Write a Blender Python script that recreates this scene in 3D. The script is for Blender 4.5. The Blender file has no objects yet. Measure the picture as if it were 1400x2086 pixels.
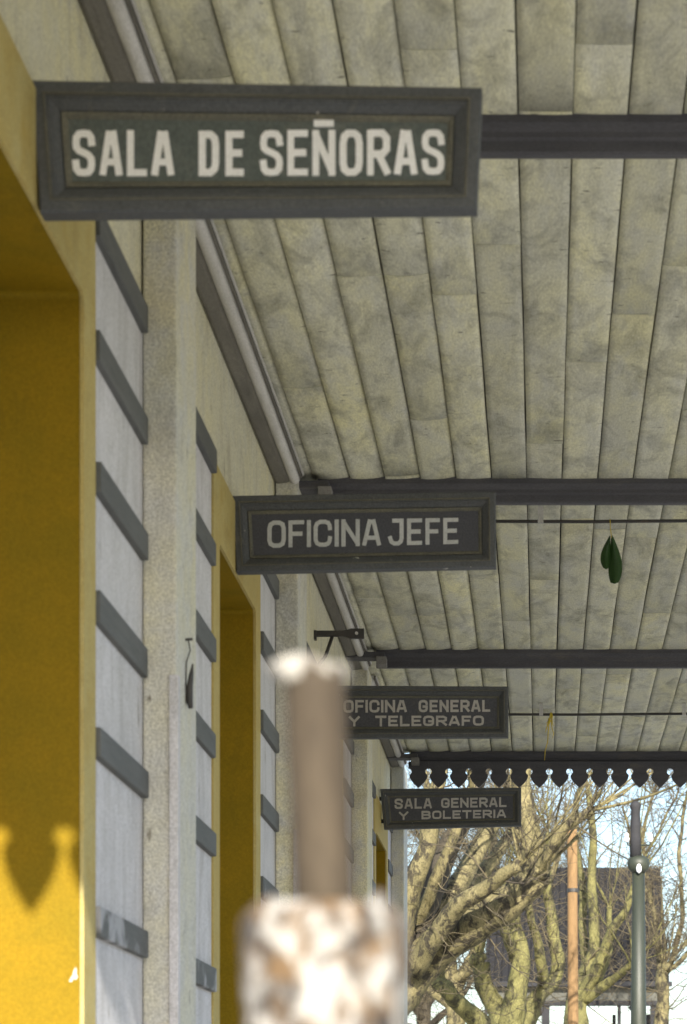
import bpy, bmesh, math, random
from mathutils import Vector, Matrix, noise
R = math.radians
scene = bpy.context.scene
col = scene.collection

# ------------------------------------------------------------------ camera, sky, sun, exposure
CAMZ = 1.5
FPX, VPX, VPY = 5000.0, 1105.0, 2320.0        # focal length and depth vanishing point in photo pixels
cam_data = bpy.data.cameras.new('camera')
cam = bpy.data.objects.new('camera', cam_data)
col.objects.link(cam)
cam.location = (0, 0, CAMZ)
cam.rotation_euler = (R(90), 0, 0)
cam_data.sensor_fit = 'VERTICAL'
cam_data.sensor_height = 36.0
cam_data.lens = FPX / 2086 * 36.0
cam_data.shift_x = -(VPX - 700) / 2086
cam_data.shift_y = (VPY - 1043) / 2086
cam_data.clip_end = 6000
cam_data.dof.use_dof = True
cam_data.dof.focus_distance = 15.5
cam_data.dof.aperture_fstop = 6.4
cam_data.dof.aperture_blades = 7
scene.camera = cam

SUN_EL, SUN_AZ = 28.0, 8.0                     # elevation; degrees to the right of straight behind the camera
world = bpy.data.worlds.new('World')
scene.world = world
world.use_nodes = True
wn = world.node_tree
wn.nodes.clear()
sky = wn.nodes.new('ShaderNodeTexSky')
sky.sky_type = 'NISHITA'
sky.sun_disc = False
sky.sun_elevation = R(SUN_EL)
sky.sun_rotation = R(180 - SUN_AZ)
sky.dust_density = 1.4
sky.air_density = 1.0
sky.ozone_density = 1.8
bg = wn.nodes.new('ShaderNodeBackground')
bg.inputs['Strength'].default_value = 0.072
wo = wn.nodes.new('ShaderNodeOutputWorld')
wn.links.new(sky.outputs[0], bg.inputs[0])
wn.links.new(bg.outputs[0], wo.inputs[0])

sun_data = bpy.data.lights.new('sun', 'SUN')
sun_data.energy = 2.75
sun_data.angle = R(0.5)
sun_data.color = (1.0, 0.93, 0.80)
sun = bpy.data.objects.new('sun', sun_data)
col.objects.link(sun)
travel = Vector((-math.sin(R(SUN_AZ)) * math.cos(R(SUN_EL)), math.cos(R(SUN_AZ)) * math.cos(R(SUN_EL)), -math.sin(R(SUN_EL))))
sun.rotation_euler = travel.to_track_quat('-Z', 'Y').to_euler()
sun.location = (3, -20, 15)

vs = scene.view_settings
vs.view_transform = 'Standard'
vs.look = 'None'
vs.exposure = 2.0
vs.gamma = 1.0
vs.use_curve_mapping = False

# ------------------------------------------------------------------ helpers
def P(x, y, Y):
    """point of the place seen at photo pixel (x, y) at distance Y along the platform"""
    return Vector(((x - VPX) * Y / FPX, Y, CAMZ + (VPY - y) * Y / FPX))

def tag(o, label=None, cat=None, group=None, kind=None):
    if label: o['label'] = label
    if cat: o['category'] = cat
    if group: o['group'] = group
    if kind: o['kind'] = kind
    return o

def empty(name, loc, parent=None):
    o = bpy.data.objects.new(name, None)
    o.location = loc
    o.empty_display_size = 0.2
    col.objects.link(o)
    if parent: o.parent = parent
    return o

def link(name, me, mats=None, parent=None, smooth=False):
    o = bpy.data.objects.new(name, me)
    col.objects.link(o)
    if mats is not None:
        if not isinstance(mats, (list, tuple)): mats = [mats]
        if len(me.materials) == 0:
            for m in mats: me.materials.append(m)
    if parent is not None:
        o.parent = parent
        if parent.type == 'EMPTY':
            o.matrix_parent_inverse = Matrix.Translation(-parent.location)
    if smooth:
        for p in me.polygons: p.use_smooth = True
    return o

class MB:
    """collects shapes and links them as one mesh object"""
    def __init__(s): s.v = []; s.f = []; s.m = []
    def add(s, vs_, fs_, m=0):
        b = len(s.v)
        s.v += [tuple(p) for p in vs_]
        s.f += [tuple(i + b for i in f) for f in fs_]
        s.m += [m] * len(fs_)
    def box(s, x0, x1, y0, y1, z0, z1, m=0):
        s.add([(x0,y0,z0),(x1,y0,z0),(x1,y1,z0),(x0,y1,z0),(x0,y0,z1),(x1,y0,z1),(x1,y1,z1),(x0,y1,z1)],
              [(3,2,1,0),(4,5,6,7),(0,1,5,4),(1,2,6,5),(2,3,7,6),(3,0,4,7)], m)
    def prism(s, poly, axis, a, b, m=0):
        """2-D outline swept along an axis ('x': poly=(y,z); 'y': poly=(x,z); 'z': poly=(x,y))"""
        n = len(poly)
        def pt(p, t):
            return (t, p[0], p[1]) if axis == 'x' else (p[0], t, p[1]) if axis == 'y' else (p[0], p[1], t)
        vv = [pt(p, a) for p in poly] + [pt(p, b) for p in poly]
        ff = [tuple(range(n))[::-1], tuple(range(n, 2 * n))]
        ff += [(i, (i + 1) % n, (i + 1) % n + n, i + n) for i in range(n)]
        s.add(vv, ff, m)
    def tube(s, pts, rad, seg=8, m=0, jit=0.0, rng=None, cap=True):
        pts = [Vector(p) for p in pts]
        n = len(pts)
        t0 = (pts[1] - pts[0]).normalized()
        ref = Vector((0, 0, 1)) if abs(t0.z) < 0.9 else Vector((1, 0, 0))
        u = t0.cross(ref).normalized()
        vv = []
        for i in range(n):
            t = (pts[min(i + 1, n - 1)] - pts[max(i - 1, 0)])
            t = t.normalized() if t.length > 1e-9 else t0
            u = (u - t * u.dot(t))
            u = u.normalized() if u.length > 1e-6 else t.orthogonal().normalized()
            w = t.cross(u)
            for k in range(seg):
                a = 2 * math.pi * k / seg
                r = rad[i]
                if jit and rng: r *= 1 + rng.uniform(-jit, jit)
                vv.append(pts[i] + (u * math.cos(a) + w * math.sin(a)) * r)
        ff = []
        for i in range(n - 1):
            for k in range(seg):
                k2 = (k + 1) % seg
                ff.append((i * seg + k, i * seg + k2, (i + 1) * seg + k2, (i + 1) * seg + k))
        if cap:
            ff.append(tuple(range(seg))[::-1])
            ff.append(tuple(range((n - 1) * seg, n * seg)))
        s.add(vv, ff, m)
    def lathe(s, prof, cx, cy, seg=24, m=0):
        vv = []; ff = []
        for (r, z) in prof:
            for k in range(seg):
                a = 2 * math.pi * k / seg
                vv.append((cx + r * math.cos(a), cy + r * math.sin(a), z))
        for i in range(len(prof) - 1):
            for k in range(seg):
                k2 = (k + 1) % seg
                ff.append((i * seg + k, i * seg + k2, (i + 1) * seg + k2, (i + 1) * seg + k))
        ff.append(tuple(range(seg))[::-1]); ff.append(tuple(range((len(prof) - 1) * seg, len(prof) * seg)))
        s.add(vv, ff, m)
    def build(s, name, mats, parent=None, smooth=False, bevel=0.0):
        me = bpy.data.meshes.new(name)
        me.from_pydata(s.v, [], s.f)
        me.update()
        bm = bmesh.new(); bm.from_mesh(me)
        for i, f in enumerate(bm.faces): f.material_index = s.m[i]
        bmesh.ops.recalc_face_normals(bm, faces=bm.faces)
        if bevel:
            ed = [e for e in bm.edges if len(e.link_faces) == 2 and e.calc_face_angle(0) > 0.5]
            bmesh.ops.bevel(bm, geom=ed, offset=bevel, segments=2, affect='EDGES', profile=0.6)
        bm.to_mesh(me); bm.free()
        return link(name, me, mats, parent, smooth)

# ------------------------------------------------------------------ materials
def new_mat(name):
    m = bpy.data.materials.new(name)
    m.use_nodes = True
    nt = m.node_tree
    return m, nt, nt.nodes['Principled BSDF']

def nd(nt, typ, **kw):
    n = nt.nodes.new(typ)
    for k, v in kw.items():
        if k in n.inputs: n.inputs[k].default_value = v
        else: setattr(n, k, v)
    return n

def ramp(nt, src, p0, p1, c0=(0,0,0,1), c1=(1,1,1,1)):
    r = nt.nodes.new('ShaderNodeValToRGB')
    r.color_ramp.elements[0].position = p0; r.color_ramp.elements[0].color = c0
    r.color_ramp.elements[1].position = p1; r.color_ramp.elements[1].color = c1
    nt.links.new(src, r.inputs[0])
    return r.outputs[0]

def mix(nt, fac, a, b, mode='MIX'):
    n = nt.nodes.new('ShaderNodeMix')
    n.data_type = 'RGBA'; n.blend_type = mode
    for i, v in ((0, fac), (6, a), (7, b)):
        if isinstance(v, (int, float)): n.inputs[i].default_value = v
        elif isinstance(v, tuple): n.inputs[i].default_value = v if len(v) == 4 else (*v, 1)
        else: nt.links.new(v, n.inputs[i])
    return n.outputs[2]

def coords(nt, scale=(1,1,1), rnd=True):
    tc = nt.nodes.new('ShaderNodeTexCoord')
    mp = nt.nodes.new('ShaderNodeMapping')
    mp.inputs['Scale'].default_value = scale
    nt.links.new(tc.outputs['Object'], mp.inputs['Vector'])
    if rnd:
        oi = nt.nodes.new('ShaderNodeObjectInfo')
        mu = nt.nodes.new('ShaderNodeMath'); mu.operation = 'MULTIPLY'; mu.inputs[1].default_value = 37.0
        nt.links.new(oi.outputs['Random'], mu.inputs[0])
        nt.links.new(mu.outputs[0], mp.inputs['Location'])
    return mp.outputs[0]

def noise_tex(nt, vec, scale, detail=4, rough=0.6, dist=0.0):
    n = nt.nodes.new('ShaderNodeTexNoise')
    n.inputs['Scale'].default_value = scale; n.inputs['Detail'].default_value = detail
    n.inputs['Roughness'].default_value = rough; n.inputs['Distortion'].default_value = dist
    nt.links.new(vec, n.inputs['Vector'])
    return n.outputs['Fac']

def bump(nt, bs, h, strength=0.3, dist=0.01):
    b = nt.nodes.new('ShaderNodeBump')
    b.inputs['Strength'].default_value = strength; b.inputs['Distance'].default_value = dist
    nt.links.new(h, b.inputs['Height'])
    nt.links.new(b.outputs[0], bs.inputs['Normal'])

def surf(name, base, alt, stain=None, big=1.2, mid=9.0, fine=160.0, stretch=(1,1,1), rough=0.85, amt=0.75, stain_amt=0.6,
         stain_lo=0.56, stain_hi=0.72, stain_scale=5.0, grain=0.25, bmp=0.3, rnd=0.0, stain_stretch=None, chips=None, chip_scale=30, chip_lo=0.70, spec=0.3, chip_soft=.02, specks=None):
    """weathered surface: two tones mixed by broad and medium noise, darker stains, fine grain, relief"""
    m, nt, bs = new_mat(name)
    v = coords(nt, stretch)
    n1 = noise_tex(nt, v, big, 3, 0.6, 0.4)
    n2 = noise_tex(nt, v, mid, 6, 0.65, 0.2)
    n3 = noise_tex(nt, v, fine, 2, 0.7)
    c = mix(nt, ramp(nt, n1, 0.35, 0.66), base, tuple(base[i] * (1 - amt) + alt[i] * amt for i in range(3)))
    c = mix(nt, ramp(nt, n2, 0.40, 0.68), c, alt) if amt > 0 else c
    if stain:
        v2 = coords(nt, stain_stretch or stretch)
        n4 = noise_tex(nt, v2, stain_scale, 8, 0.72, 0.6)
        r4 = ramp(nt, n4, stain_lo, stain_hi)
        f = nt.nodes.new('ShaderNodeMath'); f.operation = 'MULTIPLY'; f.inputs[1].default_value = stain_amt
        nt.links.new(r4, f.inputs[0])
        c = mix(nt, f.outputs[0], c, stain)
    g = ramp(nt, n3, 0.3, 0.7, (1 - grain,) * 3 + (1,), (1 + grain,) * 3 + (1,))
    c = mix(nt, 1.0, c, g, 'MULTIPLY')
    if rnd:
        oi = nt.nodes.new('ShaderNodeObjectInfo')
        rr = ramp(nt, oi.outputs['Random'], 0, 1, (1 - rnd,) * 3 + (1,), (1 + rnd * 0.6,) * 3 + (1,))
        c = mix(nt, 1.0, c, rr, 'MULTIPLY')
    if specks:
        n6 = noise_tex(nt, coords(nt, specks[1]), specks[2], 4, .6, .2)
        c = mix(nt, ramp(nt, n6, specks[3], specks[3] + .07), c, specks[0])
    if chips:
        n5 = noise_tex(nt, coords(nt, (1, 1, 1)), chip_scale, 5, 0.6, 0.3)
        c = mix(nt, ramp(nt, n5, chip_lo, chip_lo + chip_soft), c, chips)
    nt.links.new(c, bs.inputs['Base Color'])
    bs.inputs['Roughness'].default_value = rough
    bs.inputs['Specular IOR Level'].default_value = spec
    if bmp:
        s_ = nt.nodes.new('ShaderNodeMath'); s_.operation = 'ADD'
        nt.links.new(n2, s_.inputs[0]); nt.links.new(n3, s_.inputs[1])
        bump(nt, bs, s_.outputs[0], bmp, 0.006)
    return m

M = {}
M['wall_white'] = surf('wall_white', (.63,.62,.65), (.54,.535,.55), (.27,.26,.25), stain_amt=.62, stain_stretch=(1,1,.20), stain_scale=8, stain_lo=.48, stain_hi=.74, grain=.22, specks=((.2,.19,.17),(1,1,.25),26,.68))
M['wall_cream'] = surf('wall_cream', (.66,.62,.40), (.58,.565,.46), (.24,.20,.13), stain_amt=.6, stain_stretch=(1,1,.35), stain_scale=8, grain=.30, stain_lo=.53, stain_hi=.76, specks=((.16,.13,.09),(1,1,.3),20,.67))
M['pilaster'] = surf('pilaster_paint', (.62,.585,.40), (.53,.53,.51), (.25,.23,.17), big=.8, stain_amt=.55, stain_stretch=(1,1,.5), stain_scale=10, grain=.30, stain_lo=.53, stain_hi=.74, specks=((.14,.12,.09),(1,1,.35),24,.67))
M['ochre'] = surf('ochre_paint', (.25,.155,.008), (.20,.135,.008), (.13,.095,.010), mid=6, stain_amt=.5, stain_stretch=(1,1,.4), stain_scale=3.5, grain=.15, bmp=.15, rough=.6, chips=(.72,.70,.62), chip_scale=9, chip_lo=.80, spec=.08)
M['architrave'] = surf('architrave_paint', (.46,.39,.17), (.42,.32,.10), (.22,.17,.07), stain_amt=.3, grain=.16)
M['batten'] = surf('batten_wood', (.135,.140,.140), (.10,.105,.105), (.05,.05,.05), stretch=(6,.6,6), stain_amt=.5, grain=.25, rough=.7)
M['batten_flaky'] = surf('batten_flaky', (.135,.140,.140), (.10,.105,.105), (.05,.05,.05), stretch=(6,.6,6), stain_amt=.5, grain=.25, rough=.7, chips=(.36,.365,.39), chip_scale=4.5, chip_lo=.50, chip_soft=.10)
M['board'] = surf('ceiling_paint', (.75,.72,.47), (.59,.59,.52), (.20,.195,.16), big=2.2, mid=9, stretch=(1,.28,1), stain_amt=.68, stain_scale=8, stain_stretch=(1,.38,1),
                  stain_lo=.47, stain_hi=.70, grain=.17, rnd=.14, bmp=.35, specks=((.13,.125,.10), (.7,1.8,1), 22, .655))
M['dark_wood'] = surf('dark_beam_paint', (.090,.088,.100), (.066,.065,.076), (.16,.14,.11), stretch=(.5,3,3), stain_amt=.5, grain=.25, rough=.55, bmp=.3)
M['fascia_grey'] = surf('cornice_grey', (.66,.65,.64), (.50,.49,.47), (.16,.15,.13), stretch=(3,.4,3), stain_amt=.5, grain=.2)
M['cornice_dark'] = surf('cornice_dark', (.20,.19,.165), (.14,.132,.118), (.075,.07,.06), stretch=(3,.4,3), grain=.25)
M['roof_deck'] = surf('roof_deck', (.04,.038,.034), (.03,.028,.026))
M['sign_frame'] = surf('sign_frame_paint', (.090,.096,.104), (.072,.078,.085), (.17,.168,.145), mid=14, stain_scale=14, stain_amt=.6, stain_lo=.58, stain_hi=.75, grain=.25, rough=.55, chips=(.55,.54,.50), chip_scale=30, chip_lo=.70)
M['sign_edge'] = surf('sign_worn_edge', (.15,.145,.11), (.10,.10,.085), (.06,.06,.05), mid=20, grain=.25, rough=.6)
M['sign_green'] = surf('sign_green_panel', (.104,.122,.118), (.086,.104,.102), (.185,.185,.165), mid=10, stain_scale=10, stain_amt=.5, grain=.22, rough=.6)
M['sign_slate'] = surf('sign_slate_panel', (.074,.078,.094), (.062,.065,.080), (.12,.118,.108), mid=12, stain_scale=12, stain_amt=.5, grain=.25, rough=.6)
M['letter_white'] = surf('letter_white', (.86,.87,.90), (.80,.81,.83), (.62,.61,.58), stain_amt=.2, stain_scale=25, grain=.08, bmp=.1, rough=.6)
M['letter_grey'] = surf('letter_grey', (.54,.56,.58), (.46,.48,.49), (.25,.25,.25), stain_amt=.5, stain_scale=25, grain=.12, bmp=.1, rough=.6)
M['letter_tan'] = surf('letter_tan', (.46,.45,.43), (.38,.37,.36), (.2,.2,.2), stain_amt=.4, stain_scale=25, grain=.12, bmp=.1, rough=.6)
M['iron'] = surf('black_iron', (.030,.030,.032), (.045,.040,.036), (.09,.055,.03), grain=.2, rough=.5, spec=.5)
M['concrete'] = surf('platform_concrete', (.29,.28,.265), (.24,.235,.22), (.14,.135,.13), big=.6, mid=4, grain=.15)
M['ground'] = surf('pale_gravel', (.42,.40,.36), (.34,.33,.28), (.18,.17,.12), big=.1, mid=1.0, fine=20, grain=.25)
M['bark'] = surf('plane_bark', (.235,.200,.100), (.110,.096,.046), (.026,.022,.017), big=1.5, mid=7, stretch=(1,1,.6), stain_scale=6.5, stain_amt=.9, stain_lo=.48, stain_hi=.56, grain=.35, fine=60, bmp=1.0)  # dark patches: flaking bark, deepened to stand in for side-light shading
M['bark_green'] = surf('greenish_bark', (.20,.185,.070), (.105,.098,.040), (.030,.028,.018), big=1.2, mid=7, stretch=(1,1,.6), stain_scale=5.5, stain_amt=.9, stain_lo=.50, stain_hi=.58, grain=.35, fine=60, bmp=1.0)  # dark patches again part flaking bark, part shading put into the colour
M['bark_dark'] = surf('dark_bark', (.075,.062,.044), (.050,.042,.030), (.13,.11,.07), big=1.5, mid=6, stain_scale=6, stain_amt=.6, grain=.3, bmp=.8)
M['twig'] = surf('twig_bark', (.17,.14,.08), (.05,.042,.034), grain=.2, big=.8, mid=2, bmp=0)
M['lamp_green'] = surf('lamp_green', (.034,.040,.027), (.025,.030,.021), (.05,.047,.038), stretch=(1,1,.3), grain=.15, rough=.5, spec=.5)
M['pole_wood'] = surf('pole_wood', (.27,.165,.075), (.20,.125,.06), (.06,.048,.036), stretch=(4,4,.3), stain_scale=3, stain_amt=.6, grain=.2)
M['shelter_roof'] = surf('shelter_roof', (.014,.014,.017), (.011,.011,.013), (.030,.024,.021), mid=3, stain_scale=1.5, grain=.2)
M['shelter_trim'] = surf('shelter_trim', (.11,.11,.095), (.085,.085,.075), grain=.15)
M['shelter_dark'] = surf('shelter_dark', (.035,.035,.04), (.028,.028,.03), grain=.15)
M['corbel'] = surf('corbel_paint', (.24,.23,.22), (.17,.165,.16), (.08,.08,.08), mid=20, grain=.2)
M['twine'] = surf('yellow_twine', (.65,.50,.06), (.55,.42,.05), grain=.15, bmp=0)
M['leaf'] = surf('green_leaf', (.030,.075,.016), (.022,.055,.014), grain=.15, bmp=.1, rough=.45, mid=30)

def post_material():
    m, nt, bs = new_mat('peeling_white_paint')
    v = coords(nt, (1, 1, .7), False)
    n1 = noise_tex(nt, v, 42, 6, .68, .8)
    n2 = noise_tex(nt, v, 70, 5, .65, .3)
    rust = mix(nt, ramp(nt, n2, .4, .65), (.030, .024, .020), (.17, .10, .04))
    c = mix(nt, ramp(nt, n1, .46, .60), rust, (.36, .345, .315))
    nt.links.new(c, bs.inputs['Base Color'])
    bs.inputs['Roughness'].default_value = .7
    bump(nt, bs, n1, .6, .004)
    return m
M['peeling'] = post_material()
M['rusty_pipe'] = surf('rusty_pipe', (.066,.050,.032), (.042,.031,.020), (.018,.013,.009), big=12, mid=50, stretch=(1,1,.25), stain_scale=20, grain=.15, rough=.8)
M['pipe_rim'] = surf('pipe_rim_paint', (.36,.35,.33), (.28,.26,.22), (.06,.045,.03), big=20, mid=60, stain_scale=32, stain_amt=.9, stain_lo=.49, stain_hi=.58, grain=.1)

# ------------------------------------------------------------------ dimensions of the place (heights measured from the platform)
CEIL = CAMZ + 2.805
XW, XP = -1.121, -1.025                   # face of wall, face of pilasters
DOORS = [(2.62, 5.96), (8.47, 9.54), (12.53, 13.57), (16.44, 17.54)]       # clear openings along the wall; first widened out of view to admit the sun
ARCH = .158                               # width of the flat surround
HEAD_IN, HEAD_OUT = CAMZ + 2.055, CAMZ + 2.31
PIL = [(6.88, 7.27), (10.30, 10.68), (14.40, 14.80), (18.17, 18.66)]
BEAMS = [2.46, 6.735, 10.44, 14.08, 17.78]
Y_NEAR, Y_FAR = 2.38, 17.93

# ------------------------------------------------------------------ ground and platform
mb = MB(); mb.add([(-3000,-3000,-.5),(3000,-3000,-.5),(3000,3000,-.5),(-3000,3000,-.5)], [(0,1,2,3)])
tag(mb.build('ground', M['ground']), kind='structure')
mb = MB(); mb.box(-7, 3.4, -25, 24, -.6, 0)
tag(mb.build('platform', M['concrete'], bevel=.03), kind='structure')

# ------------------------------------------------------------------ station building
bld = empty('station_building', (XW - .2, 10, 0))
tag(bld, 'cream and grey station building with ochre doorways and pilasters along the platform', 'building')
WT = .36
mb = MB(); mb.box(-6.5, XW - WT, 1.9, 18.64, 0, CEIL + .9)  # unseen solid core, put in to stop light leaking through the doorways
mb.build('wall', M['wall_white'], bld)
mb = MB(); mb.prism([(1.5, CEIL + .9), (18.8, CEIL + .9), (18.8, CEIL + 1.0), (1.5, CEIL + 1.0)], 'x', -6.9, XW + .2)
mb.build('roof', M['roof_deck'], bld)
# wall bays under the door heads (white), the wall above (cream)
edges = [1.9]
for (a, b) in DOORS: edges += [a - ARCH, b + ARCH]
edges += [18.64]
segs = [(edges[i], edges[i + 1]) for i in range(0, len(edges), 2)]
walls = []
for (a, b) in segs:
    mb = MB(); mb.box(XW - WT + .003, XW, a, b, 0, HEAD_OUT)
    walls.append(mb.build('wall', M['wall_white'], bld))
mb = MB(); mb.box(XW - WT + .003, XW - .004, 1.9, 18.64, HEAD_OUT + .001, CEIL + .9)
mb.build('upper_wall', M['wall_cream'], bld)

def u_path(a, b, h, r, n=5):
    p = [(a, 0), (a, h - r)]
    for i in range(1, n): t = math.pi / 2 * i / n; p.append((a + r - r * math.cos(t), h - r + r * math.sin(t)))
    p += [(a + r, h)]
    q = [(a + b - y, z) for (y, z) in reversed(p)]
    return p + q
for (a, b) in DOORS:
    inn = u_path(a, b, HEAD_IN, .018)
    n = len(inn)
    out = []
    for i, (y, z) in enumerate(inn):
        if i == 0 or i == 1: out.append((a - ARCH + .001, z))
        elif i in (n - 1, n - 2): out.append((b + ARCH - .001, z))
        elif i < n // 2: out.append((a - ARCH + .001 + (y - a) * .8, HEAD_OUT - .001) if i > 3 else (a - ARCH + .001, HEAD_IN + .03 * i))
        else: out.append((b + ARCH - .001 - (b - y) * .8, HEAD_OUT - .001) if i < n - 4 else (b + ARCH - .001, HEAD_IN + .03 * (n - 1 - i)))
    def ring(mbx, x0, x1, inset, m=0):
        """solid ring of the opening between depths x0 and x1"""
        vv = []
        for x in (x0, x1):
            for i in range(n):
                vv.append((x, inn[i][0], inn[i][1])); vv.append((x, out[i][0], out[i][1]))
        ff = []
        for i in range(n - 1):
            A, B, C, D = 2 * i, 2 * i + 1, 2 * i + 3, 2 * i + 2
            o2 = 2 * n
            ff += [(A, B, C, D), (A + o2, D + o2, C + o2, B + o2), (A, D, D + o2, A + o2), (B, B + o2, C + o2, C)]
        mbx.add(vv, ff, m)
    mb = MB(); ring(mb, XW + .008, XW - .002, 0)
    mb.build('architrave', M['architrave'], bld)
    mb = MB(); ring(mb, XW - .003, XW - WT + .003, 0)
    rv = mb.build('reveal', M['ochre'], bld)
    if a < 5:      # spot where the paint has come off down to the plaster
        c_ = [(141, 1999), (145, 1991), (148, 1988), (150, 1979), (154, 1970), (157, 1974), (156, 1984), (159, 1990), (155, 1996), (150, 1994), (146, 2001)]
        mb = MB(); mb.prism([(P(x, y, b).x - .0, P(x, y, b).z) for (x, y) in c_], 'y', b - .0015, b + .004)
        mb.build('bare_patch', M['pilaster'], rv)

# pilasters; a thin casing strip runs up the corner of each to shoulder height
for k, (a, b) in enumerate(PIL):
    mb = MB()
    mb.box(XW + .001, XP, a, b, 0, CEIL - .03)
    o = mb.build('pilaster', M['pilaster'], bld, bevel=.008)
    if k < 3:
        mb = MB(); mb.box(XP - .020, XP + .006, a - .008, a + .03, 0, CAMZ + 1.30)
        mb.build('corner_strip', M['wall_white'], o, bevel=.002)
# battens: horizontal planks planted on the white wall bays
rng = random.Random(5)
# bays given as (y0, y1, wall index)
def batten(y0, y1, z, w, h, flaky):
    mb = MB()
    t = .0185 + rng.uniform(-.002, .002)
    mb.box(XW - .004, XW + t, y0 + rng.uniform(0, .012), y1 - rng.uniform(0, .012), z - h / 2, z + h / 2)
    o = mb.build('batten', M['batten_flaky' if flaky else 'batten'], w, bevel=.004)
    return o
for i, (a, b) in enumerate(segs):
    if i == 0: continue
    stops = [(p0, p1) for (p0, p1) in PIL if p0 < b and p1 > a]
    spans = []
    if stops:
        p0, p1 = stops[0]
        if p0 > a: spans.append((a + .002, p0 - .006))
        if p1 < b: spans.append((p1 + .006, b - .002))
    else: spans.append((a, b))
    for (s0, s1) in spans:
        if s1 - s0 < .08: continue
        for zz in (-1.2, -.76, -.33, .10, .54, .995, 1.325, 1.652, 1.976, 2.296):
            zz += rng.uniform(-.006, .006)
            batten(s0, s1, CAMZ + zz, walls[i], .078 + rng.uniform(-.004, .004), zz < .75 or (i == 2 and zz < 1.1))

# ------------------------------------------------------------------ canopy
can = empty('platform_canopy', (0.6, 10, CEIL))
tag(can, 'plank ceilinged platform canopy on dark beams with scalloped end valance', 'canopy')
X_R = 2.05
mb = MB(); mb.box(XW - .0, X_R + .1, Y_NEAR - .05, Y_FAR + .05, CEIL + .035, CEIL + .075)
mb.build('roof_deck', M['roof_deck'], can)
rng = random.Random(11)
BW, X0 = .1505, -.066
known = {-4: [7.98], -3: [7.97, 9.57], -2: [6.32, 12.2], 1: [6.29, 11.1, 15.3], 2: [14.8], 3: [14.82], -5: [10.9], 0: [9.9]}
for k in range(-7, 14):
    xa, xb = X0 + BW * k, X0 + BW * (k + 1)
    joints = list(known.get(k, []))
    y = Y_NEAR + rng.uniform(.8, 3.2)
    while y < Y_FAR - .8:
        if all(abs(y - j) > 1.3 for j in joints): joints.append(y)
        y += rng.uniform(2.6, 3.8)
    joints = [Y_NEAR + .06] + sorted(joints) + [Y_FAR - .06]
    cup = .0055 if k < -2 else .003 if k < -1 else .0012
    for j in range(len(joints) - 1):
        y0, y1 = joints[j] + .0025, joints[j + 1] - .0025
        g0, g1 = rng.uniform(.0012, .0032), rng.uniform(.0012, .0032)
        cu = cup * rng.uniform(.4, 1.2)
        tilt = rng.uniform(-.0015, .0015) + (.004 if k < -2 else 0)
        dz = rng.uniform(-.0007, .0007)
        ns, nl = 6, 6
        vv, ff = [], []
        for q in range(nl + 1):
            yy = y0 + (y1 - y0) * q / nl
            wob = rng.uniform(-.0012, .0012)
            for s in range(ns + 1):
                t = s / ns
                x = xa + g0 + (xb - xa - g0 - g1) * t + (wob if s in (0, ns) else 0)
                z = CEIL + dz + tilt * (t - .5) * 2 - cu * (1 - (2 * t - 1) ** 2) + cu * .5
                vv.append((x, yy, z))
        nb = len(vv)
        for q in range(nl):
            for s in range(ns):
                i0 = q * (ns + 1) + s
                ff.append((i0, i0 + 1, i0 + ns + 2, i0 + ns + 1))
        # edges and ends turned up into the roof
        top = []
        loop = [s for s in range(ns + 1)] + [q * (ns + 1) + ns for q in range(1, nl + 1)] + [nl * (ns + 1) + s for s in range(ns - 1, -1, -1)] + [q * (ns + 1) for q in range(nl - 1, 0, -1)]
        for i in loop: v = vv[i]; vv.append((v[0], v[1], CEIL + .022))
        L = len(loop)
        for i in range(L): ff.append((loop[i], nb + i, nb + (i + 1) % L, loop[(i + 1) % L]))
        mb = MB(); mb.add(vv, ff)
        o = mb.build('ceiling_board', M['board'], can)
        for p in o.data.polygons: p.use_smooth = p.index < nl * ns

# beams with a moulded profile (profile in y, z; swept along x)
for k, yb in enumerate(BEAMS):
    x0 = -.955 if k else XW + .002
    z0 = CEIL - .100
    zt = CEIL + .03
    prof = [(yb + .004, z0 + .006), (yb + .004, z0 + .034), (yb - .004, z0 + .042), (yb - .004, z0 + .056), (yb - .016, z0 + .078), (yb - .016, zt),
            (yb + .070, zt), (yb + .070, z0 + .078), (yb + .052, z0 + .056), (yb + .040, z0 + .042), (yb + .040, z0), (yb + .010, z0)]
    mb = MB(); mb.prism(prof, 'x', x0 + .002, X_R)
    bm_ = mb.build('beam', M['dark_wood'], can)
    if k:
        # pale lining strip behind the beam, pad and corbel over the pilaster
        mb = MB(); mb.box(x0 + .05, X_R - .01, yb + .072, yb + .100, CEIL - .045, CEIL - .012)
        mb.build('lining_strip', M['fascia_grey'], bm_)
        mb = MB(); mb.box(XW + .002, -.90, yb - .10, yb + .02, CEIL - .062, CEIL - .030)
        mb.build('pad', M['dark_wood'], bm_, bevel=.004)
        mb = MB(); mb.prism([(yb - .115, CEIL - .105), (yb - .125, CEIL - .060), (yb - .035, CEIL - .060), (yb - .035, CEIL - .112)], 'x', -.945, -.887)
        mb.build('corbel', M['corbel'], bm_, bevel=.005)
# side beam on the open side, columns
mb = MB(); mb.box(X_R + .002, X_R + .14, Y_NEAR - .04, Y_FAR + .04, CEIL - .2, CEIL + .03)
mb.build('eaves_beam', M['dark_wood'], can)
for yb in BEAMS:
    mb = MB(); mb.lathe([(.11, .004), (.11, .25), (.075, .3), (.06, 2.2), (.06, CEIL - .35), (.10, CEIL - .3), (.10, CEIL - .201)], X_R + .07, yb + .05, 16)
    mb.build('column', M['dark_wood'], can, smooth=False)
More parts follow.
